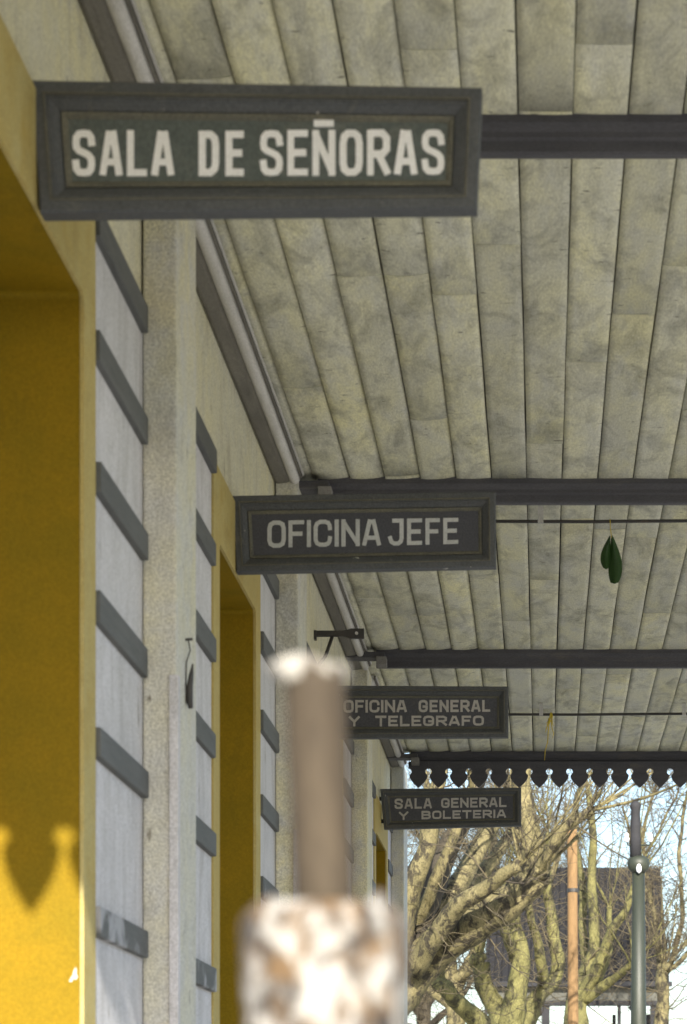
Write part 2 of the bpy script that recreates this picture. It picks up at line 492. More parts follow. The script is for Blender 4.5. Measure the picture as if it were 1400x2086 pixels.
# cornice along the wall, bay by bay
stops = [Y_NEAR] + [v for p in PIL for v in p]
for i in range(0, len(stops) - 1, 2):
    a, b = stops[i] + .003, stops[i + 1] - .003
    mb = MB()
    mb.prism([(XW + .001, CEIL - .052), (XW + .012, CEIL - .056), (XW + .050, CEIL - .052), (XW + .062, CEIL - .046), (XW + .062, CEIL - .01), (XW + .001, CEIL - .01)], 'y', a, b)
    co = mb.build('cornice', M['cornice_dark'], can)
    pts = [(XW + .063, CEIL - .046)]
    for q in range(7):
        t = math.pi * q / 6
        pts.append((XW + .083 - .018 * math.cos(t), CEIL - .046 - .012 * math.sin(t)))
    pts += [(XW + .103, CEIL - .046), (XW + .103, CEIL - .01), (XW + .063, CEIL - .01)]
    mb = MB(); mb.prism(pts, 'y', a, b)
    mb.build('moulding', M['fascia_grey'], co)
    mb = MB(); mb.box(XW + .105, XW + .114, a, b, CEIL - .034, CEIL - .012); mb.build('fillet', M['cornice_dark'], co)
    mb = MB(); mb.box(XW + .116, XW + .121, a, b, CEIL - .024, CEIL - .012); mb.build('fillet', M['fascia_grey'], co)

# valances: boards with a pointed foot, keyhole gaps between them
def valance_outline(w, top, ball, tip):
    """half-gap keyhole on each side; heights are below the top edge (positive down)"""
    r = w * .165; neck = w * .055
    right = [(w / 2, 0), (w / 2, -(ball - r))]
    for i in range(1, 8):
        t = math.pi * i / 8
        right.append((w / 2 - r * math.sin(t), -(ball - r * math.cos(t))))
    right += [(w / 2 - neck, -(ball + r * .95)), (w / 2 - neck * 1.1, -(ball + r * 1.5))]
    zs = ball + r * 1.5; xs = w / 2 - neck * 1.1
    for i in range(1, 9):
        t = i / 8
        right.append((xs * (1 - t ** 1.35) , -(zs + (tip - zs) * (t ** .85))))
    right[-1] = (0, -tip)
    left = [(-x, z) for (x, z) in reversed(right[:-1])]
    return right + left
def valance(yv, ztop, w, ball, tip, xa, xb):
    ol = valance_outline(w - .0006, 0, ball, tip)
    mb = MB(); mb.prism(ol, 'y', -.011, .011)
    proto = None
    x = xa
    while x < xb:
        if proto is None:
            proto = o = mb.build('valance_board', M['dark_wood'], None)
            o.parent = can; o.matrix_parent_inverse = Matrix.Translation(-can.location)
        else:
            o = proto.copy(); col.objects.link(o)
        o.location = (x, yv + rng.uniform(-.001, .001), ztop)
        x += w
valance(17.77 - .03, CEIL - .080, .1455, .072, .187, -.895, 1.98)
EL = math.tan(R(SUN_EL)) / math.cos(R(SUN_AZ))
ball_z = CAMZ + .745 + (5.96 - Y_NEAR) * EL
ball_x = -1.158 + (5.96 - Y_NEAR) * math.tan(R(SUN_AZ))
w_near = .160
xs = ball_x + w_near / 2 - w_near * 6
valance(Y_NEAR - .02, ball_z + .16, w_near,   .16, .345, xs, 2.0)
mb = MB(); mb.box(xs - .1, X_R, Y_NEAR - .002, Y_NEAR + .05, ball_z + .09, CEIL + .03)
mb.build('fascia', M['dark_wood'], can)

# conduits under the ceiling
for (yc, z, r) in ((10.86, CEIL - .070, .0075), (15.80, CEIL - .070, .0085)):
    mb = MB(); mb.tube([(XW + .05, yc, z), (.2, yc, z - .004), (1.1, yc, z + .003), (X_R, yc, z)], [r] * 4, 10)
    c_ = mb.build('conduit', M['iron'], can, smooth=True)
    for xx in (-.6, -.02, .9):
        mb = MB(); mb.box(xx, xx + .025, yc - .012, yc + .012, z - .010, CEIL - .003); mb.build('clip', M['fascia_grey'], c_)

# ------------------------------------------------------------------ signs
GL = {
 'S': [[(1,.77),(.96,.90),(.80,.985),(.5,1),(.2,.985),(.04,.90),(0,.76),(.04,.64),(.2,.565),(.5,.51),(.8,.445),(.96,.36),(1,.24),(.96,.10),(.8,.015),(.5,0),(.2,.015),(.04,.10),(0,.24)]],
 'A': [[(0,.02),(.36,.98)], [(1,.02),(.64,.98)], [(.16,.27),(.84,.27)], [(.42,.97),(.58,.97)]],
 'L': [[(0,1),(0,0),(1,0)]],
 'D': ['c', [(0,0),(0,1),(.62,1),(.92,.9),(1,.75),(1,.25),(.92,.1),(.62,0)]],
 'E': [[(1,1),(0,1),(0,0),(1,0)], [(.1,.51),(.86,.51)]],
 'N': [[(0,0),(0,1)], [(1,1),(1,0)], [(.02,.97),(.98,.03)]],
 'O': ['c', [(.3,0),(.08,.08),(0,.25),(0,.75),(.08,.92),(.3,1),(.7,1),(.92,.92),(1,.75),(1,.25),(.92,.08),(.7,0)]],
 'R': [[(0,0),(0,1)], [(.2,1),(.74,1),(1,.87),(1,.59),(.74,.46),(.2,.46)], [(.52,.44),(1,.02)]],
 'F': [[(0,0),(0,1),(1,1)], [(.1,.50),(.84,.50)]],
 'I': [[(0,0),(0,1)]],
 'C': [[(1,.72),(.98,.84),(.88,.95),(.68,1),(.32,1),(.1,.93),(0,.78),(0,.22),(.1,.07),(.32,0),(.68,0),(.88,.05),(.98,.16),(1,.28)]],
 'J': [[(.35,1),(1,1),(1,.22),(.92,.08),(.7,0),(.35,0),(.1,.08),(0,.24)]],
 'G': [[(1,.74),(.97,.86),(.86,.96),(.66,1),(.34,1),(.1,.93),(0,.78),(0,.22),(.1,.07),(.34,0),(.66,0),(.9,.06),(1,.2),(1,.45),(.58,.45)]],
 'T': [[(0,1),(1,1)], [(.5,.95),(.5,0)]],
 'Y': [[(0,1),(.5,.46),(1,1)], [(.5,.5),(.5,0)]],
 'B': ['c', [(0,0),(0,1),(.62,1),(.90,.93),(.95,.80),(.95,.72),(.9,.6),(.7,.525),(.94,.44),(1,.30),(1,.20),(.93,.06),(.64,0)], [(.1,.525),(.66,.525)]],
}
GL['Ñ'] = GL['N'] + [[(.10,1.26),(.90,1.26)]]
WID = {'I': .0, 'Ñ': 1.0, 'J': .92, 'L': .88, 'E': .9, 'F': .86}

def ribbon(pts, t, closed):
    """mitred stroke outline: returns list of (left, right) pairs"""
    n = len(pts); out = []
    P_ = [Vector(p) for p in pts]
    if not closed:
        d = (P_[1] - P_[0]).normalized(); P_[0] = P_[0] - d * t / 2 * (1)
        d = (P_[-1] - P_[-2]).normalized(); P_[-1] = P_[-1] + d * t / 2
    for i in range(n):
        a = P_[i - 1] if (closed or i > 0) else None
        b = P_[(i + 1) % n] if (closed or i < n - 1) else None
        d1 = (P_[i] - a).normalized() if a is not None else None
        d2 = (b - P_[i]).normalized() if b is not None else None
        if d1 is None: d1 = d2
        if d2 is None: d2 = d1
        n1 = Vector((-d1.y, d1.x)); n2 = Vector((-d2.y, d2.x))
        nn = (n1 + n2)
        nn = nn.normalized() if nn.length > 1e-6 else n1
        k = t / 2 / max(.45, nn.dot(n1))
        out.append((P_[i] + nn * k, P_[i] - nn * k))
    return out

def make_sign(label, Y, quad, rows, panel_mat, letter_mat, frame_w, name='hanging_sign'):
    """quad: TL, TR, BR, BL as seen; the board stands square to the wall at distance Y"""
    C4 = [P(x, y, Y) for (x, y) in quad]
    W = ((C4[1] - C4[0]).length + (C4[2] - C4[3]).length) / 2
    H = ((C4[3] - C4[0]).length + (C4[2] - C4[1]).length) / 2
    def at(u, v, d=0.0):          # u right, v down, metres from the top-left; d towards the reader
        s, t = u / W, v / H
        p = C4[0] * (1 - s) * (1 - t) + C4[1] * s * (1 - t) + C4[2] * s * t + C4[3] * (1 - s) * t
        return Vector((p.x, p.y - d, p.z))
    root = empty(name, at(0, H / 2))
    tag(root, label, 'sign', 'hanging name signs along the station wall')
    f = frame_w
    def rings(prof, mat, nm, parent, back=False):
        mb = MB(); vv = []; ff = []
        for (i_, d) in prof:
            for (u, v) in ((i_, i_), (W - i_, i_), (W - i_, H - i_), (i_, H - i_)): vv.append(at(u, v, d))
        for q in range(len(prof) - 1):
            for s in range(4):
                s2 = (s + 1) % 4
                ff.append((q * 4 + s, q * 4 + s2, (q + 1) * 4 + s2, (q + 1) * 4 + s))
        mb.add(vv, ff)
        return mb.build(nm, mat, parent, bevel=0)
    fr = rings([(f * .8, -.028), (0, -.028), (0, .020), (.004, .024), (f * .42, .024), (f * .50, .018), (f * .62, .018), (f * .68, .014), (f * .95, .004), (f * .98, -.002)], M['sign_frame'], 'frame', root)
    rings([(f * .40, .0225), (f * .415, .0275), (f * .47, .0275), (f * .50, .0165)], M['sign_edge'], 'bead', fr)
    rings([(f * .985, -.001), (f * 1.0, .0075), (f * 1.10, .0065), (f * 1.22, .0010)], M['sign_edge'], 'bead', fr)
    mb = MB(); z = f * .9
    mb.add([at(z, z, 0), at(W - z, z, 0), at(W - z, H - z, 0), at(z, H - z, 0), at(z, z, -.025), at(W - z, z, -.025), at(W - z, H - z, -.025), at(z, H - z, -.025)],
           [(0,1,2,3),(7,6,5,4),(0,4,5,1),(1,5,6,2),(2,6,7,3),(3,7,4,0)])
    mb.build('panel', panel_mat, root)
    # lettering, one mesh to a row; rows give pixel positions of each word
    for words in rows:
        step = 0
        for (word, xa, xb, ya, yb, ya2, yb2, tk) in words:
            # xa..xb extent, ya/yb top and bottom at the left end, ya2/yb2 at the right end, tk stroke in pixels
            n = len(word)
            hpx = (yb - ya)
            units = sum(WID.get(ch, 1.0) if ch != 'I' else .0 for ch in word)
            gap = .46 * tk * 1.0 if n > 1 else 0
            nI = word.count('I')
            gap = max(.30 * tk, ((xb - xa) * .14) / max(1, n - 1)) if n > 1 else 0
            unit = ((xb - xa) - gap * (n - 1) - nI * tk) / max(units, .001)
            x = xa
            for ch in word:
                w = tk if ch == 'I' else unit * WID.get(ch, 1.0)
                mb = MB(); g = GL[ch]; closed = False; first = True
                for st in g:
                    if st == 'c': closed = True; continue
                    pts = []
                    for (gx, gy) in st:
                        px_ = x + tk / 2 + gx * max(w - tk, 0)
                        py_ = tk / 2 + (1 - gy) * (hpx - tk)
                        pts.append((px_, py_))
                    rb = ribbon(pts, tk * random.Random(step).uniform(.94, 1.04), closed and first)
                    d = .0016 + .0004 * (step % 5); step += 1
                    vv = []; ff = []
                    for (l, r_) in rb:
                        for q in (l, r_):
                            tt = (q.x - xa) / max(xb - xa, 1)
                            yy = (ya + q.y) * (1 - tt) + (ya2 + q.y * (yb2 - ya2) / hpx) * tt
                            p = P(q.x, yy, Y); vv.append((p.x, p.y - d, p.z))
                    for q in range(len(rb)): l, r_ = vv[2 * q], vv[2 * q + 1]
                    m_ = len(vv)
                    vv += [(a, Y + .001, c) for (a, b, c) in vv]
                    nn = len(rb); cnt = nn if (closed and first) else nn - 1
                    for q in range(cnt):
                        q2 = (q + 1) % nn
                        ff += [(2*q, 2*q+1, 2*q2+1, 2*q2), (2*q, 2*q2, 2*q2+m_, 2*q+m_), (2*q+1, 2*q+1+m_, 2*q2+1+m_, 2*q2+1)]
                    if cnt < nn: ff += [(0, m_, m_ + 1, 1), (2*nn-2, 2*nn-1, m_+2*nn-1, m_+2*nn-2)]
                    mb.add(vv, ff)
                    first = False
                mb.build('letter', letter_mat, root)
                x += w + gap
    # iron plates fixing the near end to the wall
    for v in (.22, .78):
        p = at(0, H * v)
        mb = MB(); mb.box(XW - .01, p.x + .05, Y + .024, Y + .034, p.z - .014, p.z + .014)
        mb.build('fixing_plate', M['iron'], root)
    return root

make_sign('large dark framed hanging sign reading SALA DE SEÑORAS in white letters', 5.42,
          [(66, 172), (983, 187), (972, 432), (86, 441)],
          [[('SALA', 148, 355, 265, 359, 266, 359, 14), ('DE', 405, 497, 267, 359, 267, 359, 14.5), ('SEÑORAS', 530, 906, 266, 359, 264, 357, 14)]],
          M['sign_green'], M['letter_white'], .060)
make_sign('dark hanging sign reading OFICINA JEFE in pale letters', 8.92,
          [(475, 1013), (1010, 1005), (1011, 1157), (483, 1168)],
          [[('OFICINA', 545, 776, 1061, 1116, 1057, 1112, 8.4), ('JEFE', 791, 934, 1057, 1112, 1055, 1108, 8.4)]],
          M['sign_slate'], M['letter_grey'], .052)
make_sign('dark hanging sign reading OFICINA GENERAL Y TELEGRAFO in two rows', 13.05,
          [(674, 1398), (1036, 1400), (1036, 1503), (677, 1505)],
          [[('OFICINA', 700, 829, 1426, 1452, 1426, 1451, 5.0), ('GENERAL', 853, 999, 1426, 1451, 1426, 1450, 5.0)],
           [('Y', 711, 733, 1459, 1480, 1459, 1480, 4.7), ('TELEGRAFO', 765, 986, 1458, 1480, 1458, 1478, 4.7)]],
          M['sign_slate'], M['letter_tan'], .050)
make_sign('small dark hanging sign reading SALA GENERAL Y BOLETERIA in two rows', 16.96,
          [(775, 1608), (1062, 1605), (1062, 1683), (783, 1690)],
          [[('SALA', 804, 880, 1627, 1648, 1626, 1647, 4.1), ('GENERAL', 899, 1032, 1626, 1646, 1624, 1644, 4.1)],
           [('Y', 813, 832, 1654, 1671, 1653, 1670, 3.8), ('BOLETERIA', 859, 1031, 1652, 1669, 1649, 1666, 3.8)]],
          M['sign_slate'], M['letter_tan'], .046)

# ------------------------------------------------------------------ iron things on the wall
def bracket():
    Y = 12.1
    a = P(640, 1291, Y); b = P(742, 1288, Y)
    root = empty('iron_bracket', (XW, Y, a.z))
    tag(root, 'black iron arm bracket with diagonal strut on wall above post', 'bracket')
    mb = MB()
    mb.prism([(XW - .01, a.z - .014), (P(700, 0, Y).x, a.z - .014), (P(716, 0, Y).x, a.z - .024), (b.x, a.z - .024), (b.x, a.z + .024), (P(716, 0, Y).x, a.z + .024), (P(700, 0, Y).x, a.z + .014), (XW - .01, a.z + .014)], 'y', Y - .012, Y + .012)
    mb.build('arm', M['iron'], root, bevel=.002)
    s0 = P(677, 1297, Y); s1 = Vector((XW - .005, Y, s0.z - .17))
    mb = MB(); mb.tube([s0, (s0 + s1) / 2 + Vector((.012, 0, -.01)), s1], [.009] * 3, 8); mb.build('strut', M['iron'], root, smooth=True)
    mb = MB(); mb.tube([(P(727, 0, Y).x, Y - .016, a.z), (P(727, 0, Y).x, Y + .016, a.z)], [.008] * 2, 10); mb.build('hole_disc', M['fascia_grey'], root)  # pale disc standing in for the hole at the arm's end
    mb = MB(); mb.box(XW - .004, XW + .008, Y - .02, Y + .02, a.z - .03, a.z + .014); mb.build('back_plate', M['iron'], root)
bracket()
def hook():
    Y = 7.05
    root = empty('iron_hook', (XP, Y, CAMZ + (VPY - 1370) * Y / FPX))
    tag(root, 'small dark iron tool hanging on a wire loop from the pilaster', 'hook')
    def q(x, y): return Vector((XP + .006 + (x - 400) * Y / FPX + .012, Y, CAMZ + (VPY - y) * Y / FPX))
    mb = MB(); mb.tube([q(386, 1303), q(402, 1302)], [.004, .004], 8); mb.build('peg', M['iron'], root)
    mb = MB(); mb.tube([q(393, 1304), q(397, 1325), q(389, 1350), q(388, 1400), q(390, 1432), q(396, 1440)], [.0022] * 6, 6); mb.build('wire', M['iron'], root, smooth=True)
    mb = MB(); mb.tube([q(402, 1352), q(399, 1375), q(396, 1400), q(396, 1425), q(398, 1443)], [.002, .007, .0095, .0095, .007], 10); mb.build('blade', M['iron'], root, smooth=True)
hook()

# ------------------------------------------------------------------ leaf and twine hanging from the conduits
def leaf_mesh(mb, root_p, length, width, lean, curl, side):
    n = 12; vv = []; ff = []
    for i in range(n + 1):
        t = i / n
        w = width * (math.sin(math.pi * min(1, t * .86 + .02)) ** .8) * (.55 + .6 * t)
        c = Vector((lean * t * length + .01 * math.sin(t * 3) * side, .02 * math.sin(t * 2.5), -t * length))
        for k in range(-2, 3):
            s = k / 2
            vv.append(root_p + c + Vector((s * w * .5, abs(s) * curl * w - .006 * (1 - abs(s)), .01 * abs(s))))
    for i in range(n):
        for k in range(4):
            a = i * 5 + k
            ff.append((a, a + 1, a + 6, a + 5))
    b = len(vv)
    vv += [Vector((v.x, v.y + .0015, v.z)) for v in vv]
    ff += [tuple(i + b for i in reversed(f)) for f in list(ff)]
    mb.add(vv, ff)
Yc = 10.86
lt = P(1243, 1056, Yc); lt.z = CEIL - .070
root = empty('hanging_leaf', lt); tag(root, 'dark green paired leaf hanging on yellow twine from ceiling conduit', 'leaf')
tip = P(1246, 1096, Yc - .01)
mb = MB(); mb.tube([lt + Vector((0, .009, .009)), lt + Vector((0, -.010, .004)), lt + Vector((.001, -.01, -.03)), tip], [.0018] * 4, 6); mb.build('twine', M['twine'], root, smooth=True)
mb = MB(); leaf_mesh(mb, tip + Vector((.002, 0, .004)), .205, .068, .05, .35, 1); mb.build('blade', M['leaf'], root, smooth=True)
mb = MB(); leaf_mesh(mb, tip + Vector((-.006, -.004, .002)), .140, .048, -.12, .3, -1); mb.build('blade', M['leaf'], root, smooth=True)
Yc = 15.80
lt = P(1122, 1456, Yc); lt.z = CEIL - .070
root = empty('yellow_twine', lt); tag(root, 'frayed yellow twine knotted on the conduit before the valance', 'twine')
rng = random.Random(3)
for s in range(5):
    ln = [.30, .12, .10, .16, .08][s]; pts = [lt + Vector((0, .011, .010)), lt + Vector((.002 * s, -.012, .004))]
    for q in range(1, 6):
        pts.append(lt + Vector((-.035 * (q / 5) * (1 if s < 3 else -.5) + rng.uniform(-.008, .008), -.012 + rng.uniform(-.004, .004), -ln * q / 5)))
    mb = MB(); mb.tube(pts, [.0032] * 4 + [.0028, .0024, .0015], 6); mb.build('strand', M['twine'], root, smooth=True)
mb = MB(); mb.tube([lt + Vector((-.012, -.012, -.03)), lt + Vector((-.006, -.014, -.045)), lt + Vector((-.014, -.012, -.07))], [.006, .010, .005], 8); mb.build('knot', M['twine'], root, smooth=True)

# ------------------------------------------------------------------ rusty post in the foreground
def near_post():
    Y = 1.5
    rng = random.Random(8)
    k = Y / FPX
    root = empty('rusty_post', (P(655, 0, Y).x, Y, 0))
    tag(root, 'peeling white painted iron post topped by a thin rusty pipe', 'post')
    a = P(664, 1900, Y); b = P(640, 1368, Y)
    mb = MB(); n = 14
    mb.tube([a.lerp(b, i / n) for i in range(n + 1)], [62 * k] * (n + 1), 24)
    pipe = mb.build('pipe', M['rusty_pipe'], root, smooth=True)
    # worn collar on the pipe's mouth
    mb = MB(); pr = []
    for (x, y, r) in ((637, 1394, 62), (634, 1386, 67), (628, 1370, 73), (622, 1356, 74), (620, 1350, 67), (620, 1354, 50)):
        c = P(x, y, Y); pr.append((c, r * k))
    vv = []; ff = []; seg = 28
    for (c, r) in pr:
        for s in range(seg):
            t = 2 * math.pi * s / seg
            rr = r * (1 + .10 * math.sin(2 * t + 1.0) + .05 * math.sin(5 * t))
            vv.append(c + Vector((rr * math.cos(t), rr * math.sin(t), .002 * math.sin(3 * t))))
    for i in range(len(pr) - 1):
        for s in range(seg):
            s2 = (s + 1) % seg; ff.append((i*seg+s, i*seg+s2, (i+1)*seg+s2, (i+1)*seg+s))
    ff.append(tuple(range((len(pr)-1)*seg, len(pr)*seg)))
    mb.add(vv, ff); mb.build('collar', M['pipe_rim'], pipe, smooth=True)
    # stout lower post with a lumpy broken head
    cx = P(660, 0, Y).x
    zt = P(0, 1845, Y).z
    seg, rows = 40, 60
    vv = []; ff = []
    for i in range(rows + 1):
        t = i / rows
        z = zt * (1 - (1 - t) ** 2.6)
        r0 = 166 * k
        if z > zt - .012: r0 *= 1 - .18 * ((z - zt + .012) / .012) ** 2
        for s in range(seg):
            an = 2 * math.pi * s / seg
            nz = noise.noise(Vector((math.cos(an) * 2.2, math.sin(an) * 2.2, z * 22)))
            nt_ = noise.noise(Vector((math.cos(an) * 1.7 + 5, math.sin(an) * 1.7, 3.0)))
            rr = r0 * (1 + .06 * nz)
            vv.append((cx + rr * math.cos(an), Y + rr * math.sin(an), z + (nt_ * .012 if i == rows else nt_ * .006 if i == rows - 1 else 0)))
    for i in range(rows):
        for s in range(seg):
            s2 = (s + 1) % seg; ff.append((i*seg+s, i*seg+s2, (i+1)*seg+s2, (i+1)*seg+s))
    ff.append(tuple(range(rows*seg, (rows+1)*seg)))
    mb = MB(); mb.add(vv, ff); body = mb.build('post_body', M['peeling'], root, smooth=True)
    mb = MB()
    mb.lathe([(.16, .001), (.16, .02), (.06, .03)], cx, Y, 24); mb.build('foot_plate', M['rusty_pipe'], root)
near_post()

# ------------------------------------------------------------------ trees beyond the platform
def spline(pts, n=6):
    pts = [Vector(p) for p in pts]
    if len(pts) < 3: return [pts[0].lerp(pts[-1], i / n) for i in range(n + 1)]
    out = []
    ext = [pts[0] * 2 - pts[1]] + pts + [pts[-1] * 2 - pts[-2]]
    for i in range(1, len(ext) - 2):
        p0, p1, p2, p3 = ext[i-1], ext[i], ext[i+1], ext[i+2]
        for q in range(n):
            t = q / n
            out.append(.5 * ((2*p1) + (p2-p0)*t + (2*p0-5*p1+4*p2-p3)*t*t + (3*p1-p0-3*p2+p3)*t**3))
    out.append(pts[-1])
    return out

def plane_tree(label, base, limbs, seed, group=None, twig_n=1.0, dark=(), name='plane_tree', shoots=1.0, bark='bark'):
    """limbs: list of [(x, y, Y, radius_m), ...]; the first is the trunk's fork; twigs sprout along the limbs"""
    rng = random.Random(seed)
    root = empty(name, base); tag(root, label, 'tree', group)
    trunk = MB(); br = MB(); tw = MB()
    fork = P(*limbs[0][0][:3])
    r0 = max(l[0][3] for l in limbs) * 1.35
    tp = spline([base, base.lerp(fork, .5) + Vector((rng.uniform(-.12, .12), rng.uniform(-.1, .1), 0)), fork], 6)
    trunk.tube(tp, [r0 * (1.35 - .35 * min(1, i / 5)) for i in range(len(tp))], 14, jit=.06, rng=rng)
    def wander(p, d, L, n, curl, up):
        pts = [Vector(p)]; d = d.normalized()
        for i in range(n):
            d = (d + Vector((rng.gauss(0, curl), rng.gauss(0, curl), rng.gauss(0, curl) + up))).normalized()
            pts.append(pts[-1] + d * (L / n))
        return pts
    def twigs_on(pts, rads, dens, depth):
        total = sum((pts[i + 1] - pts[i]).length for i in range(len(pts) - 1))
        cnt = int(total * dens + rng.random())
        for _ in range(cnt):
            i = rng.randrange(len(pts) - 1); t = rng.random()
            p = pts[i].lerp(pts[i + 1], t); ax = (pts[i + 1] - pts[i]).normalized()
            side = Vector((rng.gauss(0, 1), rng.gauss(0, 1), rng.gauss(.35, .8))).normalized()
            side = (side - ax * side.dot(ax) * .7).normalized()
            if depth == 0:
                L = rng.uniform(.5, 1.5); r = rng.uniform(.007, .014)
            elif depth == 1:
                L = rng.uniform(.3, .8); r = rng.uniform(.004, .007)
            else:
                L = rng.uniform(.12, .4); r = rng.uniform(.0025, .004)
            n = 6 if depth == 0 else 4 if depth == 1 else 3
            q = wander(p, side + ax * .4, L, n, .28, .05)
            rr = [r * (1 - .75 * j / n) for j in range(n + 1)]
            tw.tube(q, rr, 4 if depth < 2 else 3, cap=False)
            if depth < 2: twigs_on(q, rr, 4.5 if depth == 0 else 5.0, depth + 1)
    for li, l in enumerate(limbs):
        pts = spline([P(*q[:3]) for q in l], 6)
        n = len(pts)
        rads = []
        for i in range(n):
            f_ = i / (n - 1) * (len(l) - 1); a = min(int(f_), len(l) - 2)
            rads.append((l[a][3] * (1 - (f_ - a)) + l[a + 1][3] * (f_ - a)) * (1 + .10 * noise.noise(pts[i] * 3)))
        pts = [p + Vector((noise.noise(p * 2.1), noise.noise(p * 2.1 + Vector((9, 0, 0))), noise.noise(p * 2.1 + Vector((0, 9, 0))))) * .05 for p in pts]
        big = rads[0] > .06
        (trunk if big else br).tube(pts, rads, 12 if big else 8, jit=.07, rng=rng, m=1 if li in dark else 0)
        # pruned knuckle at the limb's end, water shoots from it
        end = pts[-1]
        if rads[-1] > .025:
            for s in range(3):
                o_ = Vector((rng.uniform(-1, 1), rng.uniform(-1, 1), rng.uniform(-.5, 1))) * rads[-1] * .7
                (trunk if big else br).tube([end + o_ * .2, end + o_, end + o_ * 1.7], [rads[-1] * .9, rads[-1] * .95, rads[-1] * .35], 8, jit=.15, rng=rng, m=1 if li in dark else 0)
            for s in range(int(7 * shoots)):
                d = (pts[-1] - pts[-3]).normalized() + Vector((rng.gauss(0, .5), rng.gauss(0, .5), rng.gauss(.5, .4)))
                L = rng.uniform(.8, 2.4); q = wander(end, d, L, 8, .10, .04)
                r = rng.uniform(.010, .022)
                rr = [r * (1 - .8 * j / 8) for j in range(9)]
                br.tube(q, rr, 6, cap=False)
                twigs_on(q, rr, 3.5 * twig_n, 1)
        twigs_on(pts, rads, 2.6 * twig_n, 0)
    trunk.build('trunk', [M[bark], M['bark_dark']], root, smooth=True)
    if br.v: br.build('branches', [M[bark], M['bark_dark']], root, smooth=True)
    tag(tw.build('twigs', M['twig'], root, smooth=True), kind='stuff')
    return root

GZ = -.5
TG = 'bare trees beyond the platform end'
# tree at the corner of the building: a sheaf of limbs leaning right
Y = 30
plane_tree('stout pruned plane tree with a sheaf of leaning limbs beyond the building corner', Vector((P(760, 0, Y).x, Y, GZ)), [
    [(775, 2080, Y, .30), (850, 1965, Y, .26), (950, 1895, Y - .3, .23), (1040, 1835, Y - .6, .20), (1095, 1785, Y - .7, .17)],
    [(1085, 1790, Y - .7, .16), (1082, 1720, Y - .7, .14), (1072, 1640, Y - .6, .12), (1066, 1570, Y - .5, .11), (1062, 1480, Y - .4, .09)],
    [(790, 2040, Y, .24), (850, 1880, Y + .3, .20), (900, 1760, Y + .7, .15), (950, 1650, Y + 1, .12), (985, 1560, Y + 1.2, .09)],
    [(790, 2040, Y + .2, .20), (870, 1900, Y + .8, .17), (940, 1790, Y + 1.4, .13), (1000, 1680, Y + 2.0, .10), (1040, 1600, Y + 2.2, .08)],
    [(780, 2040, Y - .2, .20), (825, 1860, Y - .4, .15), (862, 1740, Y - .5, .12), (885, 1640, Y - .5, .10), (900, 1560, Y - .5, .08)],
    [(800, 2000, Y + .5, .18), (900, 1880, Y + 1.6, .12), (985, 1770, Y + 2.6, .10), (1050, 1700, Y + 3.2, .07)],
    [(840, 1975, Y - .3, .15), (930, 1850, Y - .9, .11), (1000, 1800, Y - 1.2, .09), (1060, 1765, Y - 1.4, .07)],
    [(840, 1900, Y + .2, .11), (890, 1790, Y - .2, .08), (915, 1720, Y - .2, .06), (960, 1610, Y - .1, .04)],
    [(1085, 1780, Y - .7, .10), (1120, 1745, Y - .9, .08), (1150, 1690, Y - 1.1, .06), (1200, 1650, Y - 1.2, .05)],
], 21, dark=(2,), group=TG)  # one limb in dark bark for shade contrast the frontal sun lacks
# tree in the middle
Y = 36
plane_tree('plane tree with two upright pale stems beside the leaning limb', Vector((P(1035, 0, Y).x, Y, GZ)), [
    [(1035, 2140, Y, .22), (1048, 2040, Y, .17), (1060, 1960, Y - .1, .14), (1048, 1880, Y - .1, .10), (1055, 1800, Y, .07)],
    [(1040, 2120, Y, .20), (1010, 2050, Y + .3, .16), (985, 2000, Y + .2, .13), (978, 1962, Y + .2, .14)],
    [(1030, 2140, Y, .18), (960, 2065, Y - .6, .14), (915, 2025, Y - 1, .12), (900, 2010, Y - 1, .12)],
    [(1048, 1960, Y, .09), (1030, 1890, Y - .5, .07), (1022, 1850, Y - .6, .05)],
    [(1060, 2100, Y + .3, .17), (1105, 2020, Y + .5, .13), (1135, 1985, Y + .6, .11), (1122, 1870, Y + .6, .09), (1115, 1790, Y + .5, .07), (1118, 1700, Y + .5, .05)],
    [(1110, 2010, Y + .5, .10), (1100, 1950, Y + .2, .07), (1078, 1840, Y - .1, .05), (1070, 1780, Y - .2, .04)],
], 33, bark='bark_green', twig_n=1.2, group=TG)
Y = 40
plane_tree('plane tree with fan of yellow green limbs before the dark shelter roof', Vector((P(1175, 0, Y).x, Y, GZ)), [
    [(1175, 2110, Y, .22), (1178, 2020, Y, .17), (1200, 1960, Y, .11), (1212, 1900, Y, .09), (1205, 1800, Y, .08), (1208, 1700, Y - .2, .06), (1200, 1620, Y - .3, .05)],
    [(1178, 2040, Y, .14), (1215, 1980, Y - .3, .11), (1245, 1910, Y - .6, .08), (1272, 1860, Y - .8, .06), (1300, 1780, Y - 1, .045)],
    [(1180, 2050, Y + .2, .13), (1220, 1990, Y + .4, .09), (1240, 1920, Y + .6, .06), (1242, 1850, Y + .6, .04)],
    [(1176, 2050, Y, .12), (1190, 1960, Y + .5, .08), (1188, 1860, Y + .6, .07), (1182, 1760, Y + .6, .06), (1170, 1660, Y + .4, .05), (1190, 1590, Y + .3, .05)],
    [(1190, 2040, Y, .10), (1250, 1990, Y - .5, .07), (1285, 1965, Y - .9, .05)],
], 44, bark='bark_green', twig_n=1.25, group=TG)
Y = 44
